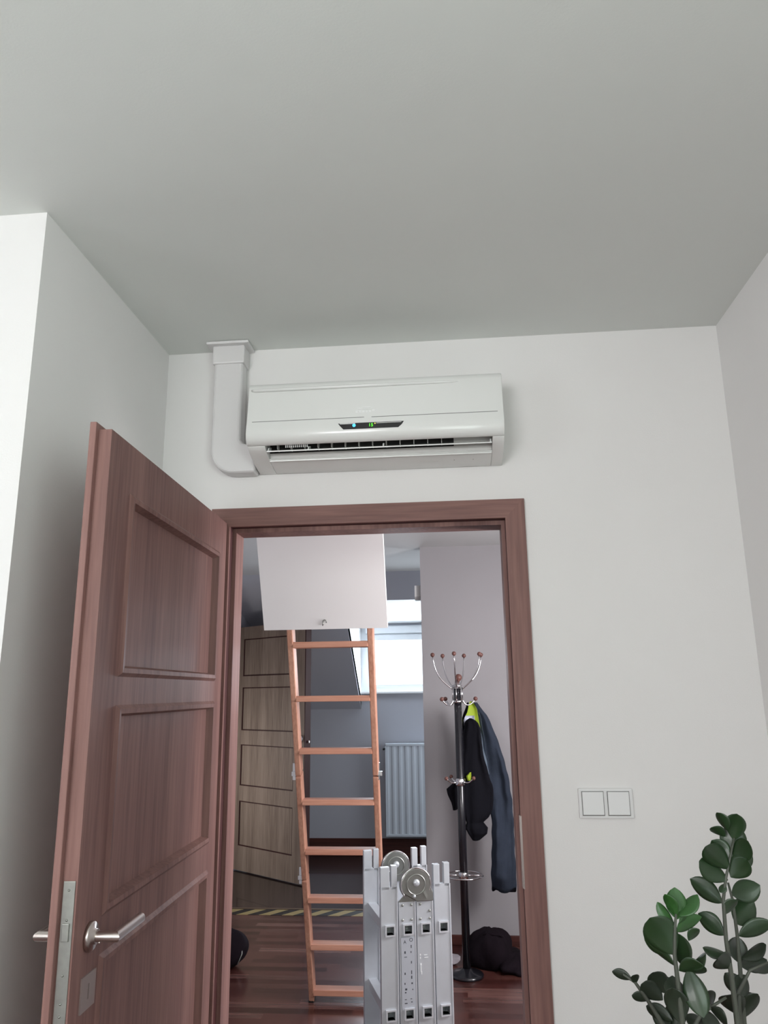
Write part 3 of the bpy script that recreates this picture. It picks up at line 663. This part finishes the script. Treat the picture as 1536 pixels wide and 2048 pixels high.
for tx, ty in ((-.075, -.04), (-.05, .05), (.07, -.035)):
    pts = bez(Vector((tx*.35, ty*.35, .985)), Vector((tx*.6, ty*.6, .975)), Vector((tx*.8, ty*.8, .99)), Vector((tx, ty, 1.003)))
    h = MB().tube(pts, .0044, 10).build('hook', 'chrome', cs); MB().sphere((tx*1.05, ty*1.05, 1.008), .011, 12).build('ball_tip', 'ball', h)
rg = MB().tube([(.105*math.cos(a)+.0, .105*math.sin(a)-.0, .498) for a in [i*2*PI/36 for i in range(36)]], .004, 8, closed=True)
rg.tube([(.02, 0, .498), (.105, 0, .498)], .004, 8).tube([(-.02, 0, .498), (-.105, 0, .498)], .004, 8)
rg.lathe([(.026, .478), (.029, .482), (.029, .512), (.026, .516)], (0,0,0), 'Z', 18)
rg.build('umbrella_ring', 'chrome', cs)

# garments: closed lofts with fold relief
def garment(mb, rows, y, thick, folds=5, amp=.12, seed=0, yshift=None, hem=0.0):
    rnd = random.Random(seed); n = 40; vs_ = []; ph = [rnd.uniform(0, 6.28) for _ in range(6)]
    fine = []
    for (z0, a0, b0), (z1, a1, b1) in zip(rows, rows[1:]):
        for k in range(6):
            t = k/6; fine.append((z0+(z1-z0)*t, a0+(a1-a0)*t, b0+(b1-b0)*t))
    fine.append(rows[-1]); m = len(fine)
    for i, (z, a, b_) in enumerate(fine):
        cx = (a+b_)/2; w_ = (b_-a)/2; t = i/(m-1)
        th_ = thick*(min(1, .35+w_/.06*.5)); env = min(1, (t+.03)*6)*min(1, (1.03-t)*8)
        for k in range(n):
            q = 2*PI*k/n; c_, s_ = math.cos(q), math.sin(q)
            rx = w_*(abs(c_)**.8)*(1 if c_ >= 0 else -1)
            f = 1+amp*math.sin(folds*q+ph[0]+z*4)+amp*.6*math.sin((folds+4)*q+ph[1]-z*9)
            ry = th_*env*(abs(s_)**.75)*(1 if s_ >= 0 else -1)*f
            vs_.append((cx+rx+.002*math.sin(z*55+ph[2]), y+ry+.012*math.sin(z*7+ph[3]+c_*2), z+(hem*math.sin(3*q+ph[4]) if i == m-1 else 0)))
    fs_ = [(i*n+k, i*n+(k+1) % n, (i+1)*n+(k+1) % n, (i+1)*n+k) for i in range(m-1) for k in range(n)]
    mb.add(vs_, fs_, True); k = len(mb.v)-len(vs_)
    mb.f += [tuple(k+j for j in reversed(range(n))), tuple(k+(m-1)*n+j for j in range(n))]; mb.sm += [True]*2
    return mb
DEN = [(1.417, .885, .905), (1.344, .896, .961), (1.257, .908, .999), (1.143, .915, 1.037), (1.003, .935, 1.071), (.865, .955, 1.087), (.728, .963, 1.092), (.594, .957, 1.09), (.462, .948, 1.092), (.375, .947, 1.087)]
dn = garment(MB(), DEN, 2.375, .055, 4, .22, 1, hem=.014).build('jacket', 'denim')
tag(dn, 'long blue-grey denim jacket hanging from the right hook of the coat stand', 'jacket', 'clothes on the coat stand')
garment(MB(), [(1.36, .905, .915), (1.28, .915, .928), (1.15, .925, .942), (1.06, .935, .955), (1.01, .950, .962)], 2.292, .010, 3, .1, 14).build('lapel', 'denimp', dn)['label'] = 'paler turned-back denim edge'
BLK = [(1.33, .856, .868), (1.318, .835, .89), (1.303, .824, .903), (1.264, .814, .916), (1.152, .803, .922), (1.042, .79, .946), (.961, .79, .971), (.88, .790, .976), (.826, .795, .965), (.786, .808, .943), (.76, .818, .914), (.731, .806, .935), (.699, .822, .928), (.665, .848, .888)]
jk = garment(MB(), BLK, 2.218, .034, 5, .2, 2).build('hooded_jacket', 'jacket')
tag(jk, 'bulky black hooded jacket hanging in front of the denim jacket on the coat stand', 'jacket', 'clothes on the coat stand')
garment(MB(), [(.99, .766, .80), (.939, .708, .80), (.907, .716, .80), (.866, .731, .79), (.823, .741, .764)], 2.235, .035, 3, .15, 5).build('sleeve', 'jacket', jk)
vt = garment(MB(), [(1.424, .862, .878), (1.381, .843, .899), (1.332, .832, .910), (1.275, .822, .914), (1.02, .835, .90)], 2.283, .008, 3, .12, 8).build('safety_vest', 'vest')
tag(vt, 'yellow-green high-visibility vest squeezed between the two jackets on the coat stand', 'vest', 'clothes on the coat stand')
garment(MB(), [(1.343, .830, .886), (1.31, .822, .889), (1.279, .815, .885)], 2.270, .012, 3, .08, 8).build('reflective_band', 'silver', vt)['label'] = 'silver reflective band'
garment(MB(), [(1.035, .841, .850), (1.014, .822, .852), (.99, .830, .850)], 2.168, .008, 3, .08, 8).build('vest_hem', 'vest', vt)
garment(MB(), [(1.419, .845, .855), (1.362, .822, .842), (1.319, .811, .822), (1.249, .802, .817)], 2.25, .010, 3, .1, 9).build('hanging_strap', 'jacket', jk)

# heap under the stand, paper, bag at the left
def lump(mb, c, rx, ry, rz, seed, amp=.18, flat=.0):
    rnd = random.Random(seed); ph = [rnd.uniform(0, 6.28) for _ in range(8)]; n, m = 30, 16; vs_ = []
    for i in range(1, m):
        th_ = PI*i/m
        for k in range(n):
            q = 2*PI*k/n
            f = 1+amp*math.sin(3*q+ph[0]+2*th_)*math.sin(th_)+amp*.6*math.sin(5*q+ph[1]-3*th_)*math.sin(th_)+amp*.4*math.sin(9*q+ph[2])*math.sin(2*th_)
            z = -math.cos(th_)*rz*f
            vs_.append((c[0]+rx*math.sin(th_)*math.cos(q)*f, c[1]+ry*math.sin(th_)*math.sin(q)*f, max(c[2]+z, .001)))
    fs_ = [(i*n+k, i*n+(k+1) % n, (i+1)*n+(k+1) % n, (i+1)*n+k) for i in range(m-2) for k in range(n)]
    fs_ += [tuple(range(n-1, -1, -1)), tuple((m-2)*n+j for j in range(n))]
    return mb.add(vs_, fs_, True)
hp_ = thing('holdall', 'slumped dark bag lying on the floor under the coat stand', 'bag', (.95, 2.33, 0))
lump(MB(), (-.02, .02, .06), .125, .15, .12, 4, .10).build('bag_body', 'bag', hp_)
lump(MB(), (.12, -.04, .03), .11, .14, .045, 6, .2).build('side_pocket', 'bag', hp_)
MB().tube([(-.09, .02, .12), (-.05, -.05, .17), (.03, -.05, .165), (.06, .02, .12)], .008, 8).build('carry_strap', 'bag', hp_)
def crumple(mb, c, s_, seed):
    rnd = random.Random(seed); bm = bmesh.new(); bmesh.ops.create_icosphere(bm, subdivisions=2, radius=s_)
    for v in bm.verts: v.co *= rnd.uniform(.7, 1.15); v.co.z *= .55
    bm.verts.index_update(); mb.add([(v.co.x+c[0], v.co.y+c[1], max(v.co.z+c[2], .0005)) for v in bm.verts], [[v.index for v in f.verts] for f in bm.faces]); bm.free(); return mb
tag(crumple(MB(), (.705, 2.33, .025), .05, 3).build('crumpled_paper', 'paper'), 'small pale crumpled paper on the hall floor left of the coat stand base', 'paper')
sk_ = thing('backpack', 'dark rounded backpack on the hall floor half hidden by the left door jamb', 'bag', (-.56, 2.22, 0))
lump(MB(), (0, 0, .095), .125, .11, .10, 11, .06).build('bag_body', 'bag', sk_)
MB().tube([(-.02, -.02, .18), (.0, -.03, .225), (.035, -.02, .18)], .006, 8).build('carry_loop', 'cap', sk_)
MB().tube([(.09, -.07, .03), (.108, -.045, .08), (.10, -.03, .13), (.06, -.03, .17)], .003, 8).build('zipper', 'plate', sk_)

# ------------------------------------------------------------------ potted plant on a stand (foreground right)
ps_ = thing('plant_stand', 'round wooden stand carrying the potted plant at the right', 'plant stand', (1.13, -1.13, 0))
MB().lathe([(.15, .50), (.155, .505), (.155, .525), (.15, .53)], (0,0,0), 'Z', 36).build('stand_top', 'pineh', ps_)
for a in (.5, .5+2*PI/3, .5+4*PI/3):
    MB().tube([(.11*math.cos(a), .11*math.sin(a), .502), (.16*math.cos(a), .16*math.sin(a), 0)], .013, 10).build('leg', 'pine', ps_)
pp = thing('potted_plant', 'glossy green potted plant with upright leafy stems below the light switch', 'plant', (1.13, -1.13, .53))
po = Vector((1.13, -1.13, .53))
MB().lathe([(.085, 0), (.105, .03), (.125, .17), (.13, .18), (.12, .18), (.115, .165)], (0,0,0), 'Z', 32).build('pot', 'pot', pp)
MB().lathe([(.002, .150), (.116, .155), (.116, .165), (.05, .172), (.002, .174)], (0,0,0), 'Z', 32).build('soil', 'soil', pp)
STEMS = {
'A': [(1.183,-1.15,1.279),(1.163,-1.15,1.218),(1.156,-1.15,1.189),(1.154,-1.15,1.137),(1.156,-1.15,1.092),(1.157,-1.15,1.032),(1.15,-1.145,.85),(1.14,-1.14,.69)],
'B': [(1.187,-1.08,1.196),(1.191,-1.08,1.172),(1.192,-1.08,1.124),(1.191,-1.08,1.083),(1.188,-1.08,1.006),(1.175,-1.09,.85),(1.155,-1.11,.69)],
'C': [(1.076,-1.2,1.183),(1.073,-1.2,1.166),(1.069,-1.2,1.132),(1.07,-1.2,1.101),(1.071,-1.2,1.049),(1.085,-1.18,.85),(1.11,-1.15,.69)],
'D': [(1.013,-1.12,1.081),(1.029,-1.12,1.071),(1.045,-1.12,1.048),(1.063,-1.12,1.018),(1.09,-1.12,.85),(1.11,-1.12,.69)],
'E': [(1.225,-1.1,1.094),(1.198,-1.1,1.083),(1.179,-1.1,1.054),(1.176,-1.1,1.013),(1.165,-1.1,.85),(1.15,-1.11,.69)],
'F': [(1.14,-1.17,1.071),(1.12,-1.17,1.06),(1.103,-1.17,1.049),(1.091,-1.17,1.03),(1.10,-1.16,.85),(1.12,-1.14,.69)]}
LEAVES = {
'A':[(1.18, -1.15, 1.269, 1.183, -1.166, 1.307, 0.0283, 0), (1.173, -1.15, 1.282, 1.161, -1.147, 1.306, 0.01, 0.9), (1.168, -1.15, 1.274, 1.147, -1.158, 1.287, 0.0075, 0.9), (1.175, -1.15, 1.245, 1.186, -1.144, 1.29, 0.0367, 0.1), (1.171, -1.15, 1.241, 1.151, -1.142, 1.267, 0.0283, 0.3), (1.175, -1.15, 1.241, 1.191, -1.176, 1.272, 0.0283, 0.3), (1.169, -1.15, 1.23, 1.13, -1.179, 1.265, 0.0317, 0.2), (1.175, -1.15, 1.229, 1.205, -1.13, 1.256, 0.03, 0.2), (1.165, -1.15, 1.215, 1.124, -1.164, 1.243, 0.03, 0.3), (1.17, -1.15, 1.219, 1.19, -1.166, 1.246, 0.04, 0.1), (1.154, -1.15, 1.185, 1.121, -1.12, 1.21, 0.0267, 0.4), (1.161, -1.15, 1.21, 1.152, -1.152, 1.199, 0.02, 0.5), (1.152, -1.15, 1.143, 1.125, -1.13, 1.166, 0.025, 0.4), (1.154, -1.15, 1.17, 1.175, -1.151, 1.189, 0.0083, 1.0), (1.154, -1.15, 1.118, 1.123, -1.142, 1.124, 0.0083, 1.0), (1.157, -1.15, 1.102, 1.133, -1.171, 1.119, 0.0283, 0.3)],
'B':[(1.191, -1.08, 1.179, 1.236, -1.072, 1.191, 0.0335, 0.2), (1.191, -1.08, 1.14, 1.229, -1.058, 1.165, 0.037, 0.2), (1.194, -1.08, 1.123, 1.245, -1.079, 1.141, 0.0229, 0.5), (1.189, -1.08, 1.087, 1.196, -1.066, 1.118, 0.0353, 0.1), (1.191, -1.08, 1.083, 1.234, -1.07, 1.088, 0.0229, 0.5), (1.195, -1.08, 1.092, 1.223, -1.106, 1.119, 0.0176, 0.7), (1.187, -1.08, 1.044, 1.173, -1.065, 1.068, 0.0282, 0.4), (1.187, -1.08, 1.037, 1.21, -1.075, 1.042, 0.0229, 0.5), (1.187, -1.08, 1.014, 1.208, -1.092, 1.05, 0.0212, 0.6), (1.183, -1.08, 1.017, 1.16, -1.108, 1.053, 0.0353, 0.3)],
'C':[(1.077, -1.2, 1.176, 1.083, -1.178, 1.211, 0.0288, 0), (1.076, -1.2, 1.18, 1.063, -1.202, 1.208, 0.016, 0.6), (1.08, -1.2, 1.18, 1.111, -1.187, 1.204, 0.0192, 0.5), (1.079, -1.2, 1.172, 1.114, -1.177, 1.192, 0.0064, 1.1), (1.072, -1.2, 1.167, 1.055, -1.187, 1.194, 0.0144, 0.6), (1.074, -1.2, 1.161, 1.116, -1.175, 1.173, 0.016, 0.6), (1.069, -1.2, 1.132, 1.039, -1.206, 1.179, 0.0464, 0.1), (1.068, -1.2, 1.135, 1.034, -1.182, 1.152, 0.0352, 0.4), (1.089, -1.2, 1.15, 1.104, -1.203, 1.165, 0.008, 1.0), (1.074, -1.2, 1.159, 1.089, -1.174, 1.108, 0.0272, 0.1), (1.068, -1.2, 1.119, 1.039, -1.177, 1.139, 0.008, 1.1), (1.088, -1.2, 1.117, 1.104, -1.224, 1.14, 0.008, 1.0), (1.073, -1.2, 1.113, 1.103, -1.222, 1.123, 0.0144, 0.8), (1.085, -1.2, 1.115, 1.095, -1.217, 1.063, 0.032, 0.1), (1.071, -1.2, 1.077, 1.07, -1.172, 1.097, 0.0256, 0.5), (1.068, -1.2, 1.05, 1.061, -1.204, 1.093, 0.032, 0.2)],
'D':[(1.025, -1.12, 1.075, 0.999, -1.112, 1.082, 0.0137, 0.4), (1.029, -1.12, 1.069, 1.029, -1.132, 1.085, 0.0102, 0.6), (1.045, -1.12, 1.048, 1.023, -1.12, 1.054, 0.0137, 0.5), (1.066, -1.12, 1.049, 1.036, -1.127, 1.071, 0.0273, 0.2), (1.07, -1.12, 1.058, 1.053, -1.129, 1.087, 0.029, 0.1), (1.077, -1.12, 1.055, 1.07, -1.115, 1.079, 0.029, 0.3), (1.077, -1.12, 1.023, 1.043, -1.115, 1.039, 0.0205, 0.3), (1.073, -1.12, 1.014, 1.055, -1.096, 1.027, 0.0342, 0.2), (1.079, -1.12, 1.011, 1.086, -1.109, 1.045, 0.0376, 0.2)],
'E':[(1.198, -1.1, 1.083, 1.24, -1.074, 1.085, 0.0069, 1.1), (1.182, -1.1, 1.05, 1.197, -1.079, 1.07, 0.0226, 0.5)],
'F':[(1.12, -1.17, 1.06, 1.122, -1.141, 1.067, 0.018, 0.7), (1.103, -1.17, 1.049, 1.131, -1.16, 1.034, 0.0197, 0.4), (1.117, -1.17, 1.058, 1.132, -1.19, 1.046, 0.0115, 0.8), (1.098, -1.17, 1.04, 1.091, -1.148, 1.041, 0.0164, 0.4), (1.091, -1.17, 1.03, 1.13, -1.142, 1.033, 0.0197, 0.5)],
}
def leaf_mesh(b_, t_, wd, roll, seed):
    rnd = random.Random(seed)
    b_, t_ = Vector(b_), Vector(t_); d = t_-b_; L_ = d.length; d.normalize()
    view = Vector((.36, 1.22, -.35)).normalized()       # leaves turn their broad side to the window light
    side = d.cross(view).normalized(); nn_ = side.cross(d).normalized()
    ang = roll if roll < .85 else min(roll, 1.0)
    if roll >= .75: wd = max(wd*1.6, .012); ang = .9
    ang *= 1 if rnd.random() < .5 else -1
    side = side*math.cos(ang)+nn_*math.sin(ang); nn_ = side.cross(d).normalized()
    n_, m_ = 12, 6; vs_ = []; K = .5*wd/max(.25, math.cos(ang))
    if K > L_*.42: K = L_*.42
    for i in range(n_+1):
        t = i/n_
        w_ = K*max(0.0, math.sin(PI*t**1.15))**.62 if 0 < t < 1 else .0006
        curve = .10*L_*math.sin(PI*t)
        for j in range(m_+1):
            s_ = -1+2*j/m_
            vs_.append(b_+d*(L_*t)+side*(w_*s_)+nn_*(curve*.6+abs(s_)*w_*.22))
    o = len(vs_); vs_ += [v-nn_*.0008 for v in vs_]
    fs_ = []
    for i in range(n_):
        for j in range(m_):
            a = i*(m_+1)+j; fs_ += [(a, a+1, a+m_+2, a+m_+1), (o+a, o+a+m_+1, o+a+m_+2, o+a+1)]
    for i in range(n_):
        for j in (0, m_):
            a = i*(m_+1)+j; fs_.append((a, a+m_+1, o+a+m_+1, o+a))
    return MB().add([v-po for v in vs_], fs_, True)
for key, pts in STEMS.items():
    rs = [.0016+.0032*i/(len(pts)-1) for i in range(len(pts))]
    so = MB().tube([Vector(p)-po for p in pts], rs, 8).build('stem', 'stem', pp)
    for q, (bx, by, bz, tx, ty, tz, wd, roll) in enumerate(LEAVES[key]):
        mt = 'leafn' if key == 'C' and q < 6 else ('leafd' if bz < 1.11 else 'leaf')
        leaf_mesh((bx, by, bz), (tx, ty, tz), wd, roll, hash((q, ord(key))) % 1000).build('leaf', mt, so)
